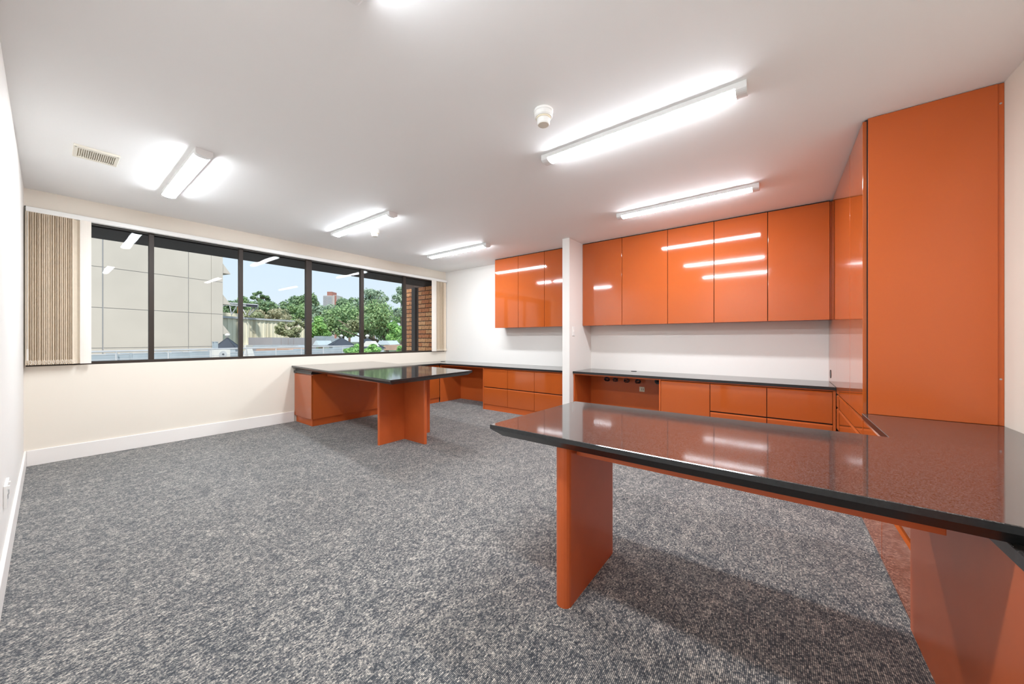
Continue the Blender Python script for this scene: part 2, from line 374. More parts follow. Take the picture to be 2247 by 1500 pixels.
def blind(name, label, us, ang, flat_u, flat_w, chain_u, grp):
    t = thing(name, label, 'blind', ((us[0] + flat_u) / 2, 5.77, .98), grp)
    for i, u in enumerate(us):
        a = ang + random.uniform(-.07, .07)
        sl = mesh_obj('slat', slat_mb(u, 5.772, .985 + random.uniform(0, .004), 2.466, a, .088, .009 + random.uniform(-.002, .003)), M['blind'], t)
        mesh_obj('weight', slat_mb(u, 5.770, .984, 1.030, a, .091, .011, .004), M['blind'], sl)
        if i % 2 == 0:
            mesh_obj('link_loop', MB().path([(u + .008 * math.cos(k), 5.722, 1.010 + .018 * math.sin(k)) for k in [math.pi * j / 6 for j in range(13)]], .0016, 5), M['blindw'], sl)
    fl = mesh_obj('slat', slat_mb(flat_u, 5.745, .985, 2.466, 0.0, flat_w, -.006), M['blindw'], t)
    mesh_obj('weight', slat_mb(flat_u, 5.742, .984, 1.030, 0.0, flat_w * .98, -.006, .003), M['blindw'], fl)
    mesh_obj('bead_chain', MB().tube((chain_u, 5.745, 1.0), (chain_u, 5.745, 2.466), .0028, 6), M['white'], t)
    mesh_obj('chain_weight', MB().tube((chain_u, 5.745, 1.03), (chain_u, 5.745, 1.14), .006, 8), M['white'], t)
blind('vertical_blind', 'beige fabric vertical blind stacked at the left end of the window', [-.100 + i * .0134 for i in range(22)], .85, .238, .075, -.118, 'stacked vertical blinds')
blind('vertical_blind', 'pale vertical blind stacked at the far right end beside the brick view', [4.965 + i * .0245 for i in range(11)], .3, 4.885, .125, 5.250, 'stacked vertical blinds')

# ================================================================== CABINETS
G = .003      # half gap between fronts
UF = 4.9595    # front of wall cupboards
def wall_cupboard(y0, y1, label, grp, ends=()):
    t = thing('wall_cupboard', label, 'cupboard', (UF + .155, (y0 + y1) / 2, 1.441), grp)
    mesh_obj('carcass', MB().box(UF + .020, X1 - .006, y0, y1, 1.445, H - .012), M['orange2'], t)
    mesh_obj('door', MB().box(UF, UF + .0195, y0 + G, y1 - G, 1.441, H - .013), M['orange'], t, bev=.0022)
    mesh_obj('top_shadow_strip', MB().box(UF + .012, X1 - .01, y0, y1, H - .012, H - .001), M['shadow'], t)
    mesh_obj('edge_gap', MB().box(UF + .0185, UF + .0215, y0 - .0, y1, 1.444, H - .012), M['shadow'], t)
b1 = [4.150, 3.619, 3.083, 2.512]
n1 = ['first', 'middle', 'last']
for i, lab in enumerate(('orange gloss wall cupboard at the window end of the row of three', 'middle orange gloss wall cupboard in the row of three', 'orange gloss wall cupboard against the far side of the white stub wall')):
    wall_cupboard(b1[i + 1], b1[i], lab, 'orange wall cupboards')
b2 = [2.396, 1.782, 1.167, .630, .094, -.436]
for i, lab in enumerate(('orange gloss wall cupboard against the near side of the white stub wall', 'second orange wall cupboard from the white stub wall in the row of five', 'third orange wall cupboard from the white stub wall, middle of five', 'fourth orange wall cupboard from the white stub wall, crossed by light streaks', 'orange gloss wall cupboard next to the tall orange cupboards')):
    wall_cupboard(b2[i + 1], b2[i], lab, 'orange wall cupboards')
last = bpy.data.objects['wall_cupboard.007']
mesh_obj('filler', MB().box(UF + .025, X1 - .006, -.4515, -.4365, 1.445, H - .012), M['orange2'], last)

ZK, ZKB = .767, .737         # worktop top and underside
BF = 4.655                   # base fronts
def base_unit(y0, y1, rows, label, cat='cabinet', grp='orange base cabinets', door=False):
    t = thing('base_cabinet', label, cat, ((BF + X1) / 2, (y0 + y1) / 2, 0), grp)
    mesh_obj('carcass', MB().box(BF + .020, X1 - .008, y0, y1, .09, ZKB), M['orange2'], t)
    mesh_obj('kickboard', MB().box(BF + .012, BF + .030, y0, y1, 0, .089), M['orange2'], t)
    mesh_obj('front_gap', MB().box(BF + .0185, BF + .0205, y0, y1, .09, ZKB - .012), M['shadow'], t)
    mesh_obj('top_rail', MB().box(BF, BF + .0195, y0, y1, ZKB - .014, ZKB), M['orange2'], t)
    for z0, z1 in rows:
        d = mesh_obj('door' if door else 'drawer', MB().box(BF, BF + .0185, y0 + G, y1 - G, z0, z1 - .018), M['orange'], t, bev=.002)
        lip = MB(); lip.loft([[(BF + .0005, yy, z1 - .0185), (BF + .018, yy, z1 - .0185), (BF + .018, yy, z1 - .006), (BF + .009, yy, z1 - .006)] for yy in (y0 + G, y1 - G)])
        mesh_obj('finger_pull', lip, M['orange'], d)
    return t
two = [(.094, .395), (.402, .722)]
for i, lab in enumerate(('orange two-drawer base cabinet beside the corner knee space', 'middle orange two-drawer base cabinet under the far worktop', 'orange two-drawer base cabinet against the far side of the stub wall')):
    base_unit(b1[i + 1] + (.004 if i == 2 else 0), b1[i], two, lab)
base_unit(.632, 1.178, [(.094, .722)], 'orange single-door base cabinet beside the near knee space', door=True)
base_unit(.096, .632, two, 'orange two-drawer base cabinet in the middle of the near worktop')
t = base_unit(-.430, .096, two, 'orange two-drawer base cabinet next to the tall cupboards')
mesh_obj('filler', MB().box(BF + .004, BF + .02, -.4515, -.430, 0, ZKB), M['orange2'], t)

def knee(y0, y1, label, walls):
    t = thing('knee_space_frame', label, 'desk frame', ((BF + X1) / 2, (y0 + y1) / 2, 0), 'orange knee spaces')
    mesh_obj('back_panel', MB().box(5.205, 5.223, y0 + .019, y1 - .019, .0, ZKB), M['orange2'], t)
    for a, b in walls: mesh_obj('side_panel', MB().box(BF, X1 - .01, a, b, 0, ZKB), M['orange2'], t, bev=.001)
    mesh_obj('front_rail', MB().box(BF, BF + .02, y0 + .02, y1 - .02, ZKB - .018, ZKB), M['orange2'], t, bev=.001)
    return t
knee(1.179, 2.393, 'open orange knee space under the near worktop with cream outlet', [(1.179, 1.197), (2.375, 2.393)])
knee(4.152, 5.30, 'open orange knee space in the far corner under the worktop', [(4.152, 4.170), (5.282, 5.30)])

# window run: credenza and corner cabinet
CF = 5.245
cz = thing('credenza', 'low orange credenza under the window carrying the granite table', 'cabinet', (2.85, 5.52, 0))
mesh_obj('carcass', MB().box(2.262, 3.43, CF + .012, Y1 - .002, .10, ZKB), M['orange2'], cz)
mesh_obj('end_panel', MB().box(2.242, 2.261, CF, Y1 - .006, .10, .722), M['orange'], cz, bev=.002)
mesh_obj('back_panel', MB().box(2.264, 3.43, CF, CF + .0115, .10, ZKB), M['orange2'], cz, bev=.001)
mesh_obj('kickboard', MB().box(2.262, 3.43, CF + .014, Y1 - .02, 0, .10), M['orange2'], cz)
mesh_obj('cut_out', MB().box(3.34, 3.42, CF - .0005, CF + .01, .47, .55), M['shadow'], cz)
mesh_obj('cut_out', MB().box(3.34, 3.42, CF - .0005, CF + .01, .17, .42), M['shadow'], cz)
cc = thing('corner_cabinet', 'orange corner base cabinet under the window behind the cross leg', 'cabinet', (4.04, 5.52, 0))
mesh_obj('carcass', MB().box(3.434, 4.640, CF + .07, Y1 - .002, .09, ZKB), M['orange2'], cc)
mesh_obj('kickboard', MB().box(3.434, 4.640, CF + .066, CF + .082, 0, .089), M['orange2'], cc)
for a, b in ((3.436, 4.03), (4.034, 4.638)): mesh_obj('door', MB().box(a, b, CF + .050, CF + .0695, .094, .715), M['orange'], cc, bev=.002)

# worktops
def slab(name, label, poly, z0, z1, m=None, cham=0.0, lip=.02, inset=0.0):
    mb = MB(); rings = []
    if cham:
        p2 = inset_poly(poly, cham)
        rings = [[(x, y, z0) for x, y in p2], [(x, y, z1 - lip) for x, y in poly], [(x, y, z1 - .002) for x, y in poly], [(x, y, z1) for x, y in inset_poly(poly, .002)]]
    else: rings = [[(x, y, z0) for x, y in poly], [(x, y, z1 - .002) for x, y in poly], [(x, y, z1) for x, y in inset_poly(poly, .002)]]
    mb.loft(rings)
    cx = sum(p[0] for p in poly) / len(poly); cy = sum(p[1] for p in poly) / len(poly)
    o = mesh_obj(name, mb, M['granite'], None, (cx, cy, z0)); o.data.materials.append(M['granite_edge'])
    for p in o.data.polygons:
        if p.normal.z < .5: p.material_index = 1
    return tag(o, label, 'worktop')
slab('worktop', 'black granite worktop along the back wall beyond the stub wall', [(4.635, 2.514), (X1 - .001, 2.514), (X1 - .001, Y1 - .001), (4.635, Y1 - .001)], ZKB, ZK)
slab('worktop', 'black granite worktop along the window running to the far corner', [(2.232, 5.225), (4.634, 5.27), (4.634, Y1 - .001), (2.232, Y1 - .001)], ZKB, ZK)
slab('worktop', 'black granite worktop under the row of five orange cupboards', [(4.635, -.4505), (X1 - .001, -.4505), (X1 - .001, 2.394), (4.635, 2.394)], ZKB, ZK)
TK = .740
slab('worktop', 'black granite worktop against the right wall under the tall end panel', [(.62, Y0 + .001), (3.276, Y0 + .001), (3.276, -.446), (.62, -.446)], TK - .034, TK)

# ------------------------------------------------------------------ granite table on cross leg
tq = [(2.203, 5.803), (3.505, 5.803), (3.226, 3.068), (1.988, 2.972)]
tb = thing('granite_table', 'large black granite table by the window on a cross-shaped orange leg', 'table', (2.69, 3.72, 0))
def slab_part(poly, z0, z1, cham, lip, parent, bottom):
    if sum(poly[i - 1][0] * poly[i][1] - poly[i][0] * poly[i - 1][1] for i in range(4)) < 0: poly = poly[::-1]
    p2 = inset_poly(poly, cham)
    mb = MB().loft([[(x, y, bottom) for x, y in p2], [(x, y, z1 - lip) for x, y in poly], [(x, y, z1 - .002) for x, y in poly], [(x, y, z1) for x, y in inset_poly(poly, .002)]])
    o = mesh_obj('tabletop', mb, M['granite'], parent); o.data.materials.append(M['granite_edge'])
    for p in o.data.polygons:
        if p.normal.z < .5: p.material_index = 1
    return o
slab_part(tq, .768, .842, .045, .020, tb, .789)
mesh_obj('packer', MB().prism(inset_poly([(2.24, 5.80), (3.45, 5.80), (3.45, 5.24), (2.24, 5.24)], .01), .7675, .789), M['granite_edge'], tb)
def leg_arm(ax, ay, bx, by, w, z1, rounded=True):
    a, b = Vector((ax, ay)), Vector((bx, by)); d = (b - a).normalized(); n = Vector((-d.y, d.x)); h = w / 2
    poly = [a + n * h] + [a - n * h]
    poly += [b - d * h + (d * math.sin(k) - n * math.cos(k)) * h for k in [math.pi * j / 8 for j in range(9)]]
    return MB().prism([(p.x, p.y) for p in poly], 0, z1)
for (dx, dy) in ((-.37, 0), (.39, 0), (0, -.41), (0, .38)):
    L = math.hypot(dx, dy); ux, uy = dx / L, dy / L
    mesh_obj('leg_panel', leg_arm(2.69 + ux * .0205, 3.715 + uy * .0205, 2.69 + dx, 3.715 + dy, .040, .788), M['orange_leg'], tb)
mesh_obj('under_rail', MB().box(2.45, 2.93, 3.75, 5.22, .70, .786), M['orange_leg'], tb)

# ------------------------------------------------------------------ foreground peninsula desk
PQ = [(1.362, Y0 + .002), (2.262, Y0 + .002), (2.232, 1.136), (1.362, 1.172)]
pn = thing('peninsula_desk', 'black granite peninsula desk in the foreground on one orange slab leg', 'desk', (1.7, .8, 0))
slab_part(PQ, TK + .001, .800, .045, .021, pn, TK + .001)
def slab_leg():
    h = .036; xa, xb, yc = 1.435, 1.985, .797
    poly = []
    for k in range(9): a = math.pi * k / 8; poly.append((xa + h * .6 - h * math.sin(a) * .9, yc + h * math.cos(a)))
    for k in range(9): a = math.pi * k / 8; poly.append((xb - h * .6 + h * math.sin(a) * .9, yc - h * math.cos(a)))
    return MB().prism(poly, 0, TK)
mesh_obj('slab_leg', slab_leg(), M['orange_leg'], pn, smooth=False)
mesh_obj('apron', MB().box(1.500, 1.530, -.372, .755, .690, TK), M['orange_leg'], pn, bev=.002)
mesh_obj('apron', MB().box(1.96, 1.99, -.372, .755, .690, TK), M['orange_leg'], pn, bev=.002)

# base run on the right wall, under the counter
SF = -.452
def side_unit(x0, x1, label, ztop, name='base_cabinet'):
    t = thing(name, label, 'cabinet', ((x0 + x1) / 2, (SF + Y0) / 2, 0), 'orange base cabinets')
    side_fronts(t, x0, x1, ztop); return t
def side_fronts(t, x0, x1, ztop):
    mesh_obj('carcass', MB().box(x0, x1, Y0 + .004, SF - .02, .06, ztop), M['orange2'], t)
    mesh_obj('kickboard', MB().box(x0, x1, SF - .045, SF - .021, 0, .06), M['orange2'], t)
    mesh_obj('front_gap', MB().box(x0, x1, SF - .0205, SF - .0185, .06, ztop), M['shadow'], t)
    for z0, z1 in ((.03, .345), (.375, .572), (.585, .700)):
        d = mesh_obj('drawer', MB().box(x0 + G, x1 - G, SF - .0185, SF, z0, z1 - .014), M['orange'], t, bev=.002)
        lip = MB().loft([[(xx, SF - .0005, z1 - .0145), (xx, SF - .018, z1 - .0145), (xx, SF - .018, z1 - .002), (xx, SF - .008, z1 - .002)] for xx in (x0 + G, x1 - G)])
        mesh_obj('finger_pull', lip, M['orange'], d)
side_unit(2.222, 2.748, 'orange three-drawer base cabinet beneath the peninsula desk', TK - .035)
side_unit(2.748, 3.274, 'orange three-drawer base cabinet between the peninsula desk and the tall end panel', TK - .035)
ep = MB().box(.64, 2.2205, SF - .018, SF + .002, .0, TK - .035)
ek = thing('pedestal_cabinet', 'plain orange cabinet side below the right end of the peninsula desk', 'cabinet', (1.43, SF, 0))
mesh_obj('front_panel', ep, M['orange_leg'], ek, bev=.0015)
mesh_obj('plinth', MB().box(.66, 2.20, Y0 + .004, SF - .02, .0, .06), M['orange2'], ek)

# tall cupboards on the right wall
def tall(x0, x1, label):
    t = thing('tall_cupboard', label, 'cupboard', ((x0 + x1) / 2, (SF + Y0) / 2, 0), 'tall orange cupboards')
    side_fronts(t, x0, x1, .71)
    mesh_obj('upper_carcass', MB().box(x0, x1, Y0 + .004, SF - .022, .711, H - .01), M['orange2'], t)
    mesh_obj('door', MB().box(x0 + (G if x0 > 3.3 else -.002), x1 - G, SF - .020, SF, .712, H - .011), M['orange'], t, bev=.002)
    mesh_obj('top_shadow_strip', MB().box(x0 + .006, x1, Y0 + .01, SF - .012, H - .01, H - .001), M['shadow'], t)
    return t
ta = tall(3.296, 3.817, 'tall orange cupboard with the big plain end panel at the right')
mesh_obj('end_panel', MB().box(3.278, 3.2955, -1.003, SF - .0235, .741, H - .004), M['orange2'], ta, bev=.0015)
mesh_obj('scribe_strip', MB().box(3.284, 3.2955, Y0 + .001, -1.0035, .741, H - .004), M['orange2'], ta, bev=.001)
mesh_obj('edge_gap', MB().box(3.281, 3.2955, SF - .0235, SF - .020, .741, H - .012), M['shadow'], ta)
for z in (2.58, 1.006): mesh_obj('screw', MB().tube((3.285, -1.014, z), (3.2825, -1.014, z), .005, 10), M['steel'], ta)
tc_ = tall(3.817, 4.612, 'tall orange cupboard behind, reflecting the row of five cupboards')
fp = mesh_obj('filler_panel', MB().box(4.6145, X1 - .001, SF - .020, SF - .0005, ZK + .001, H - .012), M['orange'], tc_)
mesh_obj('grommet', MB().tube((5.10, SF - .001, .86), (5.10, SF + .003, .86), .045, 20), M['blackplastic'], fp)

# ================================================================== SMALL FITTINGS
sw = thing('light_switch', 'white light switch plate on the near face of the stub wall', 'switch', (4.66, 2.396, 1.28))
mesh_obj('plate', MB().box(4.622, 4.695, 2.386, 2.3955, 1.285, 1.42), M['white'], sw, bev=.002)
mesh_obj('rocker', MB().box(4.645, 4.672, 2.382, 2.3865, 1.34, 1.375), M['white'], sw, bev=.001)
ol = thing('wall_outlet', 'white double power outlet low on the left wall', 'outlet', (X0, 3.32, .35))
mesh_obj('plate', MB().box(X0 + .0005, X0 + .012, 3.22, 3.42, .35, .465), M['white'], ol, bev=.002)
for y in (3.27, 3.36): mesh_obj('switch_rocker', MB().box(X0 + .012, X0 + .018, y, y + .018, .435, .452), M['white'], ol)
for y in (3.265, 3.355): mesh_obj('socket', MB().box(X0 + .0115, X0 + .0125, y, y + .022, .385, .41), M['shadow'], ol)
op = thing('wall_outlet', 'small cream power outlet on the back of the near knee space', 'outlet', (5.205, 1.575, .47))
mesh_obj('plate', MB().box(5.196, 5.2045, 1.535, 1.61, .475, .545), M['cream'], op, bev=.002)
for y in (1.548, 1.572): mesh_obj('socket', MB().box(5.195, 5.1965, y, y + .006, .495, .525), M['shadow'], op)
for i, y in enumerate((2.06, 1.93, 1.76, 1.60)):
    pts = []; rr = random.Random(i)
    for k in range(34):
        a = k * .75; pts.append((5.10 + .012 * math.sin(a * 1.7) , y + .045 * math.cos(a) * (.6 + .4 * rr.random()), (.635) + .026 * math.sin(a) * (.6 + .4 * rr.random()) - .012 * math.sin(k * .3)))
    lab = ['black cable bundle nearest the stub wall under the near worktop', 'second black cable bundle from the stub wall under the near worktop', 'third black cable bundle from the stub wall under the near worktop', 'black cable bundle above the cream outlet under the near worktop'][i]
    tag(mesh_obj('cable_bundle', MB().path(pts, .0045, 5), M['blackplastic'], None, (5.10, y, .61)), lab, 'cable', 'cable bundles in the knee space')
cr_ = thing('cable_reel', 'black round cable roll at the top right of the near knee space', 'cable', (5.19, 1.345, .60))
mesh_obj('roll', MB().tube((5.16, 1.345, .645), (5.2045, 1.345, .645), .042, 20), M['blackplastic'], cr_)
mesh_obj('hub', MB().tube((5.155, 1.345, .645), (5.16, 1.345, .645), .018, 14), M['shadow'], cr_)
def grommet(x, y, z, label, r=.035):
    t = thing('desk_grommet', label, 'grommet', (x, y, z))
    mesh_obj('ring', MB().lathe((x, y, z), [(r, .0005), (r, .004), (r * .85, .005)], 20), M['blackplastic'], t)
    mesh_obj('cap', MB().lathe((x, y, z), [(r * .82, .0005), (r * .82, .003)], 20), M['shadow'], t)
grommet(5.17, 1.68, ZK, 'black round cable grommet at the back of the near worktop', .04)
grommet(5.0, 5.6, ZK, 'black cable grommet on the worktop in the far corner', .05)

# ================================================================== OUTSIDE
GZ = -6.0
tag(mesh_obj('ground', MB().box(-300, 900, 12, 900, GZ - .5, GZ), M['grass'], None, (0, 40, GZ)), 'hazy green ground beyond the buildings', 'ground', kind='structure')
# podium roof deck; unseen near part added to bounce light onto the ceiling
tag(mesh_obj('roof_deck', MB().prism([(-14, 6.2), (5.2, 6.2), (22, 14), (38, 40), (-14, 40)], -1.2, -.95), M['deck'], None, (2, 24, -1.2)), 'pale flat podium roof outside, unseen part below the window added to bounce light', 'roof', kind='structure')
# ---- big precast building on the left
A, B = at(196, 744, 26.0), at(489, 744, 33.8)
fd = Vector((B.x - A.x, B.y - A.y, 0)); fl = fd.length; fd.normalize(); fn = Vector((-fd.y, fd.x, 0))   # fn points away from us
def fpos(px):
    # distance along facade from A for pixel column px
    r = at(px, 744, 1.0); den = r.x * fd.y - r.y * fd.x
    k = (A.x * fd.y - A.y * fd.x) / den; return (Vector((r.x * k, r.y * k, 0)) - Vector((A.x, A.y, 0))).dot(fd)
cb = thing('concrete_building', 'tall pale precast concrete building filling the left panes', 'building', (A.x, A.y, GZ))
def fbox(s0, s1, d0, d1, z0, z1):
    return MB().prism([tuple((Vector((A.x, A.y, 0)) + fd * s + fn * d).xy) for s, d in ((s0, d0), (s1, d0), (s1, d1), (s0, d1))], z0, z1)
mesh_obj('core', fbox(-14, fl - .02, .06, 9, GZ, 16), M['joint'], cb)
cols = [-14, -8.5, fpos(110), fpos(225.5), fpos(413.8), fpos(463.5), fl]
rows = [GZ, .57, 3.63, 6.70, 9.78, 12.9, 16]
for i in range(len(cols) - 1):
    for j in range(len(rows) - 1):
        ga = .05 if i != 4 else .025; gb = .012 if i == 4 else .03
        if i == 5: ga = .012
        mesh_obj('panel', fbox(cols[i] + ga, cols[i + 1] - (gb if i < 5 else 0), 0, .07, rows[j] + .02, rows[j + 1] - .02), M['concrete'], cb)
for zt in (7.62, 4.62, 1.72):      # sunshade hoods on the far edge
    mb = MB(); P0 = Vector((A.x, A.y, 0)) + fd * fl
    tri = lambda dd: [P0 + fn * dd + Vector((0, 0, zt + 1.0)), P0 + fn * dd + Vector((0, 0, zt)), P0 + fn * dd + fd * .72 + Vector((0, 0, zt))]
    mb.loft([tri(.1), tri(2.4)]); mesh_obj('sunshade_hood', mb, M['concrete'], cb)
# ---- railing in front of it
ra, rb = Vector((-4, 21.1, 0)), Vector((17.5, 28.6, 0)); rl = (rb - ra).length; rd = (rb - ra).normalized(); rn = Vector((-rd.y, rd.x, 0))
rg = thing('deck_railing', 'thin grey metal railing crossing the view below the trees', 'railing', (ra.x, ra.y, -.95))
mesh_obj('handrail', MB().tube(ra + Vector((0, 0, .71)), rb + Vector((0, 0, .71)), .04, 8), M['galv'], rg)
mesh_obj('mid_rail', MB().tube(ra + Vector((0, 0, .36)), rb + Vector((0, 0, .36)), .016, 6), M['galv'], rg)
k = .6
while k < rl:
    p = ra + rd * k; mesh_obj('post', MB().tube(p + Vector((0, 0, -.95)), p + Vector((0, 0, .70)), .03, 8), M['galv'], rg); k += 1.85
# ---- row of blue-grey duct boxes behind it
def obox(c, d, n, l, w, z0, z1):
    return MB().prism([tuple((c + d * s * l / 2 + n * t_ * w / 2).xy) for s, t_ in ((-1, -1), (1, -1), (1, 1), (-1, 1))], z0, z1)
names = ['leftmost blue-grey metal roof box behind the railing', 'second blue-grey metal roof box from the left behind the railing', 'third blue-grey metal roof box from the left behind the railing', 'fourth blue-grey metal roof box, left of the first black mullion', 'blue-grey metal roof box just right of the first black mullion', 'sixth blue-grey metal roof box from the left behind the railing', 'blue-grey metal roof box beside the white condenser unit', 'blue-grey metal roof box right of the condenser, below the dark pyramid', 'long blue-grey duct below the grey shed', 'long blue-grey duct behind the railing below the tower block']
spec = [(202, 781, 17.6), (236, 780, 18.2), (283, 779, 19.0), (318, 777, 19.6), (356, 776, 20.2), (398, 775, 21.0), (440, 773, 21.8), (512, 775, 24), (600, 771, 26), (735, 766, 32)]
for i, (px, py, d) in enumerate(spec):
    p = at(px, 744, d); top = at(px, py - (2 if i < 7 else 2), d).z; c = Vector((p.x, p.y, 0)); L = (1.5 if i < 7 else (1.3, 4.2, 6.0)[i - 7])
    t = thing('roof_duct_box', names[i], 'roof unit', (c.x, c.y, -.95), 'blue-grey metal boxes on the podium roof')
    mesh_obj('casing', obox(c, rd, rn, L, .8, -.95, top), M['bluegrey'], t, bev=.01)
    mesh_obj('flange', obox(c + rd * (L / 2 - .04), rd, rn, .07, .9, -.95, top + .07), M['bluegrey'], t)
    if i < 8: mesh_obj('lid', obox(c, rd, rn, L * .9, .82, top, top + .03), M['galv'], t)
# ---- condenser
p = at(483, 744, 20.5); c = Vector((p.x, p.y, 0)); zt = at(483, 767, 20.5).z
cd = thing('condenser_unit', 'white twin-fan air conditioning condenser beside the concrete building', 'condenser', (c.x, c.y, -.95))
mesh_obj('casing', obox(c, rd, rn, .85, .4, -.95, zt), M['offwhite'], cd, bev=.01)
for z in (zt - .28, zt - .75):
    q = c - rn * .2 + rd * .02 + Vector((0, 0, z))
    mesh_obj('fan_guard', MB().tube(q + rn * .01, q - rn * .02, .21, 20), M['galv'], cd)
    mesh_obj('fan_hub', MB().tube(q - rn * .02, q - rn * .035, .06, 12), M['darkroof'], cd)
p = at(472, 744, 21); tag(mesh_obj('roof_vent_pipe', obox(Vector((p.x, p.y, 0)), rd, rn, .2, .2, -.95, at(472, 750, 21).z).box(p.x - .13, p.x + .13, p.y - .13, p.y + .13, at(472, 750, 21).z, at(472, 749, 21).z), M['bluegrey'], None, (p.x, p.y, -.95)), 'slim blue-grey vent box in front of the concrete wall edge', 'vent')
# ---- pyramids
def pyramid(px, d, yap, ybase, hw, label, rot=.3):
    p = at(px, 744, d); za, zb = at(px, yap, d).z, at(px, ybase, d).z; r = hw * d / F * 1.2
    t = thing('pyramid_roof', label, 'roof', (p.x, p.y, -.95), 'charcoal pyramid roofs')
    c4 = [(p.x + r * math.cos(rot + k * math.pi / 2), p.y + r * math.sin(rot + k * math.pi / 2)) for k in range(4)]
    mesh_obj('roof', MB().loft([[(x, y, zb) for x, y in c4], [(p.x + (x - p.x) * .04, p.y + (y - p.y) * .04, za) for x, y in c4]]), M['darkroof'], t)
    for x, y in c4: mesh_obj('hip_cap', MB().tube((x, y, zb + .01), (p.x, p.y, za + .01), .035, 6), M['darkroof'], t)
    mesh_obj('wall', MB().prism([(p.x + (x - p.x) * .9, p.y + (y - p.y) * .9) for x, y in c4], -.95, zb), M['bluegrey'], t)
    mesh_obj('finial', MB().lathe((p.x, p.y, za), [(.09, 0), (.09, .12), (.16, .15), (.18, .24), (.10, .32), (.02, .35)], 12), M['offwhite'], t, smooth=True)
pyramid(499, 27, 741, 764, 24, 'charcoal pyramid roof against the edge of the concrete building')
pyramid(749, 36, 741, 757, 27, 'charcoal pyramid roof with white ball below the tower block', .5)
pyramid(806, 31, 742, 764, 36, 'charcoal pyramid roof with white ball behind the fourth mullion', .5)
# ---- cream corrugated building
C0, C1 = at(470, 744, 41), at(690, 744, 56); cdv = Vector((C1.x - C0.x, C1.y - C0.y, 0)); cl = cdv.length; cdv.normalize(); cn = Vector((-cdv.y, cdv.x, 0))
zc = at(490, 697, 42).z
wb = thing('cream_warehouse', 'long cream corrugated warehouse wall with streaked stains', 'building', (C0.x, C0.y, GZ))
rib = []; s = 0
while s < cl:
    for off, dd in ((0, 0), (.30, 0), (.36, -.07), (.50, -.07), (.56, 0)): rib.append(Vector((C0.x, C0.y, 0)) + cdv * (s + off) + cn * dd)
    s += .60
mb = MB()
for i in range(len(rib) - 1):
    a, b = rib[i], rib[i + 1]; mb.quad((a.x, a.y, GZ), (b.x, b.y, GZ), (b.x, b.y, zc), (a.x, a.y, zc))
mesh_obj('ribbed_wall', mb, M['corr'], wb)
cp = lambda s, d: tuple((Vector((C0.x, C0.y, 0)) + cdv * s + cn * d).xy)
mesh_obj('block', MB().prism([cp(0, .1), cp(cl, .1), cp(cl, 6), cp(0, 6)], GZ, zc - .1), M['corr'], wb)
mesh_obj('gutter', MB().prism([cp(-.2, -.25), cp(cl, -.25), cp(cl, .15), cp(-.2, .15)], zc - .02, zc + .22), M['galv'], wb)
mesh_obj('parapet', MB().prism([cp(0, 1.2), cp(4.6, 1.2), cp(4.6, 4), cp(0, 4)], zc, zc + .75), M['corr'], wb)
mesh_obj('lower_band', MB().prism([cp(2, -.9), cp(cl * .8, -.9), cp(cl * .8, -.02), cp(2, -.02)], GZ, at(560, 756, 44).z), M['corr'], wb)
p = at(525, 744, 48); tag(mesh_obj('chimney_post', MB().tube((p.x, p.y, zc - .095), (p.x, p.y, at(525, 672, 48).z), .2, 10).tube((p.x, p.y, at(525, 672, 48).z), (p.x, p.y, at(525, 670, 48).z), .26, 10), M['orangepost'], None, (p.x, p.y, zc - .1)), 'orange flue post on the warehouse roof beside a mullion', 'flue')
# ---- roof truss gantry
tg = thing('roof_gantry', 'grey steel gantry with diagonal struts above the warehouse roof', 'gantry', tuple(at(540, 700, 44)))
for (x0, y0, x1, y1, r) in ((486, 664, 566, 669, .13), (486, 668, 566, 673, .10)):
    mesh_obj('beam', MB().tube(at(x0, y0, 44), at(x1, y1, 44), r, 6), M['galv'], tg)
mesh_obj('sign_box', MB().loft([[at(540, 667, 43.6), at(565, 669, 43.6), at(565, 672, 43.6), at(540, 670.5, 43.6)], [at(540, 667, 44.6), at(565, 669, 44.6), at(565, 672, 44.6), at(540, 670.5, 44.6)]]), M['darkroof'], tg)
for (x0, y0, x1, y1) in ((488, 672, 503, 664), (503, 664, 508, 690), (508, 690, 522, 668), (540, 690, 528, 670), (545, 690, 556, 672), (546, 692, 564, 674)):
    mesh_obj('strut', MB().tube(at(x0, y0, 44), at(x1, y1, 44), .06, 5), M['galv'], tg)
# ---- grey shed, little window box, low roofs
S0, S1 = at(599, 744, 36), at(694, 744, 42); sd = Vector((S1.x - S0.x, S1.y - S0.y, 0)); sl_ = sd.length; sd.normalize(); sn = Vector((-sd.y, sd.x, 0))
sh = thing('grey_shed', 'pale grey metal sheeted plant shed in front of the warehouse', 'shed', (S0.x, S0.y, -.95))
zs = at(599, 741, 36).z
sp = lambda s, d: tuple((Vector((S0.x, S0.y, 0)) + sd * s + sn * d).xy)
edges = [0, .18, .25, .33, .36, .45, .62, .80, 1.0]
for i in range(8):
    mesh_obj('wall_sheet', MB().prism([sp(sl_ * edges[i] + .02, 0 if i % 2 else .08), sp(sl_ * edges[i + 1] - .02, 0 if i % 2 else .08), sp(sl_ * edges[i + 1] - .02, .3), sp(sl_ * edges[i] + .02, .3)], -.95, zs), M['shed'], sh)
mesh_obj('body', MB().prism([sp(.03, .2), sp(sl_ - .03, .2), sp(sl_ - .03, 3), sp(.03, 3)], -.95, zs + .04), M['shed'], sh)
q0 = at(584, 744, 37); tag(mesh_obj('roof_hatch', MB().box(q0.x, q0.x + .7, q0.y - .3, q0.y + .3, at(584, 748, 37).z, at(584, 740, 37).z), M['darkroof'], None, (q0.x, q0.y, at(584, 748, 37).z)), 'small black louvred opening beside the grey shed', 'hatch')
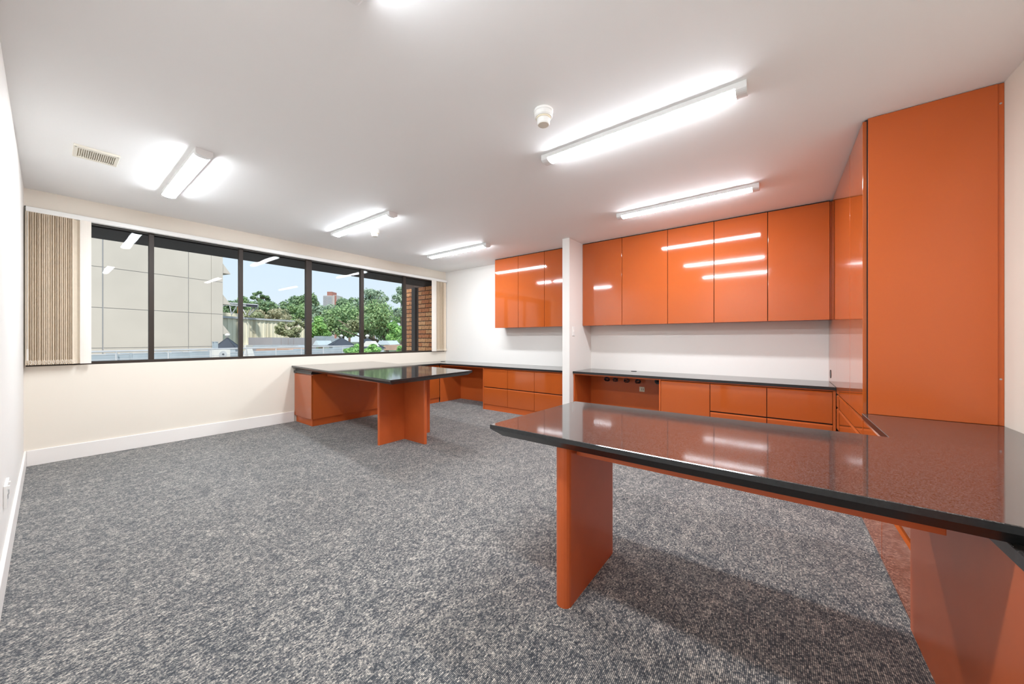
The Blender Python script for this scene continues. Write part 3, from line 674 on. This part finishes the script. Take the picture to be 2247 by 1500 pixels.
def low_roof(px0, px1, ytop, ybot, d, m, name, label, cat, dep=3):
    a, b = at(px0, ytop, d), at(px1, ytop, d); zb = at(px0, ybot, d).z; dv = (b - a); dv.z = 0; dv.normalize(); nn = Vector((-dv.y, dv.x, 0))
    mb = MB().loft([[(a.x, a.y, zb), (b.x, b.y, zb), (b.x + nn.x * dep, b.y + nn.y * dep, zb), (a.x + nn.x * dep, a.y + nn.y * dep, zb)],
                    [(a.x + dv.x * .3, a.y + dv.y * .3, a.z), (b.x - dv.x * .3, b.y - dv.y * .3, a.z), (b.x - dv.x * .3 + nn.x * dep, b.y - dv.y * .3 + nn.y * dep, a.z), (a.x + dv.x * .3 + nn.x * dep, a.y + dv.y * .3 + nn.y * dep, a.z)]])
    tag(mesh_obj(name, mb, m, None, ((a.x + b.x) / 2, (a.y + b.y) / 2, zb)), label, cat)
low_roof(684, 712, 737, 760, 46, M['bluegrey'], 'flat_roof_block', 'pale blue-grey flat roofed block right of the thick mullion', 'building')
low_roof(710, 734, 742, 762, 44, M['bluegrey'], 'flat_roof_block', 'lower blue-grey roof block beside the central pyramid roof', 'building')
low_roof(686, 700, 747, 757, 38, M['glassroof'], 'skylight', 'slanted pale skylight beside the thick mullion', 'skylight')
low_roof(826, 856, 747, 756, 35, M['glassroof'], 'glass_dome', 'pale glass roof light right of the pyramid roofs', 'skylight')
low_roof(556, 640, 765, 775, 30, M['terracotta'], 'tiled_roof', 'faded reddish low roof just above the railing', 'roof')
low_roof(836, 890, 757, 768, 33, M['terracotta'], 'tiled_roof', 'faded reddish low roof near the brick wall', 'roof')
low_roof(794, 822, 748, 760, 26.5, M['offwhite'], 'white_kiosk', 'small white kiosk in front of a pyramid roof', 'kiosk', 1)
low_roof(530, 546, 757, 790, 22, M['offwhite'], 'white_cabinet_box', 'white plant box right of the second mullion', 'roof unit', .6)
low_roof(548, 660, 757, 764, 33, M['bluegrey'], 'long_parapet', 'low blue-grey parapet below the cream warehouse', 'parapet', 1)
# ---- tower block
tw = at(722, 744, 300); tz = lambda y: at(722, y, 300).z
tr = Vector((math.sin(YAW), -math.cos(YAW), 0)); tf = Vector((math.cos(YAW), math.sin(YAW), 0)); u3 = 300 / F
tt = thing('tower_block', 'distant red and white high-rise tower above the trees', 'building', (tw.x, tw.y, GZ))
def tbox(x0, x1, d0, d1, z0, z1): return MB().prism([tuple((Vector((tw.x, tw.y, 0)) + tr * ((a - 722) * u3) + tf * dd).xy) for a, dd in ((x0, d0), (x1, d0), (x1, d1), (x0, d1))], z0, z1)
mesh_obj('main_block', tbox(709, 728, 0, 12, GZ, tz(648)), M['tower_wall'], tt)
mesh_obj('side_block', tbox(728, 737, 1.5, 12, GZ, tz(647)), M['tower_wall'], tt)
mesh_obj('red_strip', tbox(732.5, 736.5, 1.2, 11, GZ, tz(648)), M['tower_red'], tt)
mesh_obj('lift_core', tbox(715, 726, 2, 10, tz(648), tz(639)), M['tower_red'], tt)
for i in range(6):
    for j in range(9): mesh_obj('window', tbox(710 + i * 3.1, 711.8 + i * 3.1, -.15, .1, tz(652 + j * 3.2), tz(650.2 + j * 3.2)), M['tower_glass'], tt)

# ---- trees
def tree(px, yt, yb, hw, d, lm, label, n=2600, clumps=14, leaf=1.0, name='tree', ybase=None, sparse=False, branches=()):
    rnd = random.Random(int(px * 7 + yt)); k = d / F; c = at(px, (yt + yb) / 2, d); rx, rz = hw * k, (yb - yt) / 2 * k
    base = GZ if ybase is None else at(px, ybase, d).z
    t = thing(name, label, 'tree' if name != 'shrub' else 'shrub', (c.x, c.y, base), 'trees beyond the window' if name != 'shrub' else 'shrubs beyond the window')
    mb = MB(); cents = []
    for i in range(clumps):
        for _ in range(40):
            q = Vector((rnd.uniform(-1, 1), rnd.uniform(-1, 1), rnd.uniform(-1, 1)))
            if .25 < q.length < .85: break
        cents.append((Vector((q.x * rx, q.y * rx * .8, q.z * rz)), rnd.uniform(.30, .50) if not sparse else rnd.uniform(.16, .30)))
    ls = 3.3 * k * leaf
    for i in range(n):
        cc_, rr = cents[i % clumps]; q = Vector((rnd.gauss(0, 1), rnd.gauss(0, 1), rnd.gauss(0, 1))).normalized() * (rnd.uniform(.55, 1.0))
        p = c + cc_ + Vector((q.x * rx * rr, q.y * rx * rr, q.z * min(rz, rx) * rr))
        nrm = (q + Vector((rnd.uniform(-.7, .7), rnd.uniform(-.7, .7), rnd.uniform(-.4, .9)))).normalized(); qq = nrm.to_track_quat('Z', 'Y')
        a = rnd.uniform(0, 6.28); e1 = qq @ Vector((math.cos(a), math.sin(a), 0)) * ls * rnd.uniform(.5, 1.1); e2 = qq @ Vector((-math.sin(a), math.cos(a), 0)) * ls * rnd.uniform(.35, .7)
        mb.quad(p - e1, p - e2, p + e1, p + e2)
    fo = mesh_obj('foliage', mb, lm, t); fo['kind'] = 'stuff'
    tm = MB().path([(c.x, c.y, base), (c.x + rx * .03, c.y, base + (c.z - base) * .6), (c.x, c.y, c.z)], [rx * .09 + .05, rx * .06 + .03, rx * .03], 7)
    mesh_obj('trunk', tm, M['bark'], t)
    for i in range(0, clumps, 2 if not sparse else 1):
        q = c + cents[i][0]; m_ = (Vector((c.x, c.y, c.z - rz * .9)) + q) / 2 + Vector((0, 0, rz * .1))
        mesh_obj('branch', MB().path([Vector((c.x, c.y, max(base, c.z - rz * .95))), m_, q], [rx * .035 + .015, rx * .022 + .01, rx * .008 + .006], 5), M['bark'], t)
    for (x0, y0, x1, y1, x2, y2, r) in branches:
        mesh_obj('branch', MB().path([at(x0, y0, d - rx * .8), at(x1, y1, d - rx * .9), at(x2, y2, d - rx * .85)], [r, r * .6, r * .25], 6), M['bark'], t)
tree(502, 650, 705, 30, 88, LEAF[0], 'dark green tree just right of the concrete building', 3200)
tree(545, 650, 712, 34, 106, LEAF[1], 'mid green tree behind the roof gantry', 3200)
tree(572, 640, 664, 23, 126, LEAF[0], 'umbrella-shaped gum tree standing above the others left of the tower', 1500, 9, sparse=True)
tree(606, 652, 705, 38, 105, LEAF[0], 'dark rounded tree crown behind the olive tree', 3200)
tree(592, 668, 722, 50, 72, LEAF[5], 'tan olive broad tree crown above the warehouse gutter', 4200, 18)
tree(548, 680, 715, 26, 64, LEAF[2], 'olive tree above the left end of the warehouse gutter', 2600)
tree(656, 664, 722, 34, 92, LEAF[1], 'yellow-green tree left of the thick black mullion', 3400)
tree(672, 640, 700, 30, 126, LEAF[0], 'tall dark tree rising behind the thick black mullion', 3000)
tree(645, 697, 748, 36, 48, LEAF[2], 'sparse olive gum in front of the cream warehouse', 2600, 20, sparse=True, ybase=775)
tree(705, 642, 728, 28, 82, LEAF[3], 'grey-green tall tree left of the tower block', 3600)
tree(700, 696, 748, 24, 52, LEAF[4], 'bright green dense tree right of the thick mullion', 3000)
tree(766, 654, 712, 34, 92, LEAF[0], 'dark round-topped tree right of the tower block', 3000)
tree(752, 668, 748, 46, 60, LEAF[1], 'broad fig tree with bare pale branches in the fourth pane', 5200, 20,
     branches=((838, 752, 800, 735, 742, 702, .30), (826, 746, 785, 728, 750, 712, .2), (812, 742, 778, 724, 770, 700, .2), (830, 748, 790, 738, 745, 722, .2)))
tree(818, 628, 700, 48, 66, LEAF[3], 'open crowned eucalypt with sparse leaves against the sky', 3800, 34, sparse=True)
tree(848, 660, 752, 54, 52, LEAF[1], 'large leafy green tree filling the fifth pane', 6000, 22)
tree(800, 690, 742, 34, 55, LEAF[2], 'olive green tree behind the fourth mullion', 3000)
tree(880, 622, 700, 26, 46, LEAF[3], 'grey-green overhanging tree beside the brick wall', 2600, 16)
tree(872, 706, 752, 26, 44, LEAF[4], 'light green low tree beside the brick wall', 2600)
tree(776, 755, 782, 22, 24, LEAF[4], 'lime green shrub left of the fourth mullion above the sill', 1300, 9, name='shrub', ybase=800)
tree(816, 756, 782, 20, 24, LEAF[4], 'lime green shrub right of the fourth mullion above the sill', 1300, 9, name='shrub', ybase=800)
tree(882, 758, 776, 12, 22, LEAF[4], 'small lime shrub beside the brick pier', 700, 6, name='shrub', ybase=800)
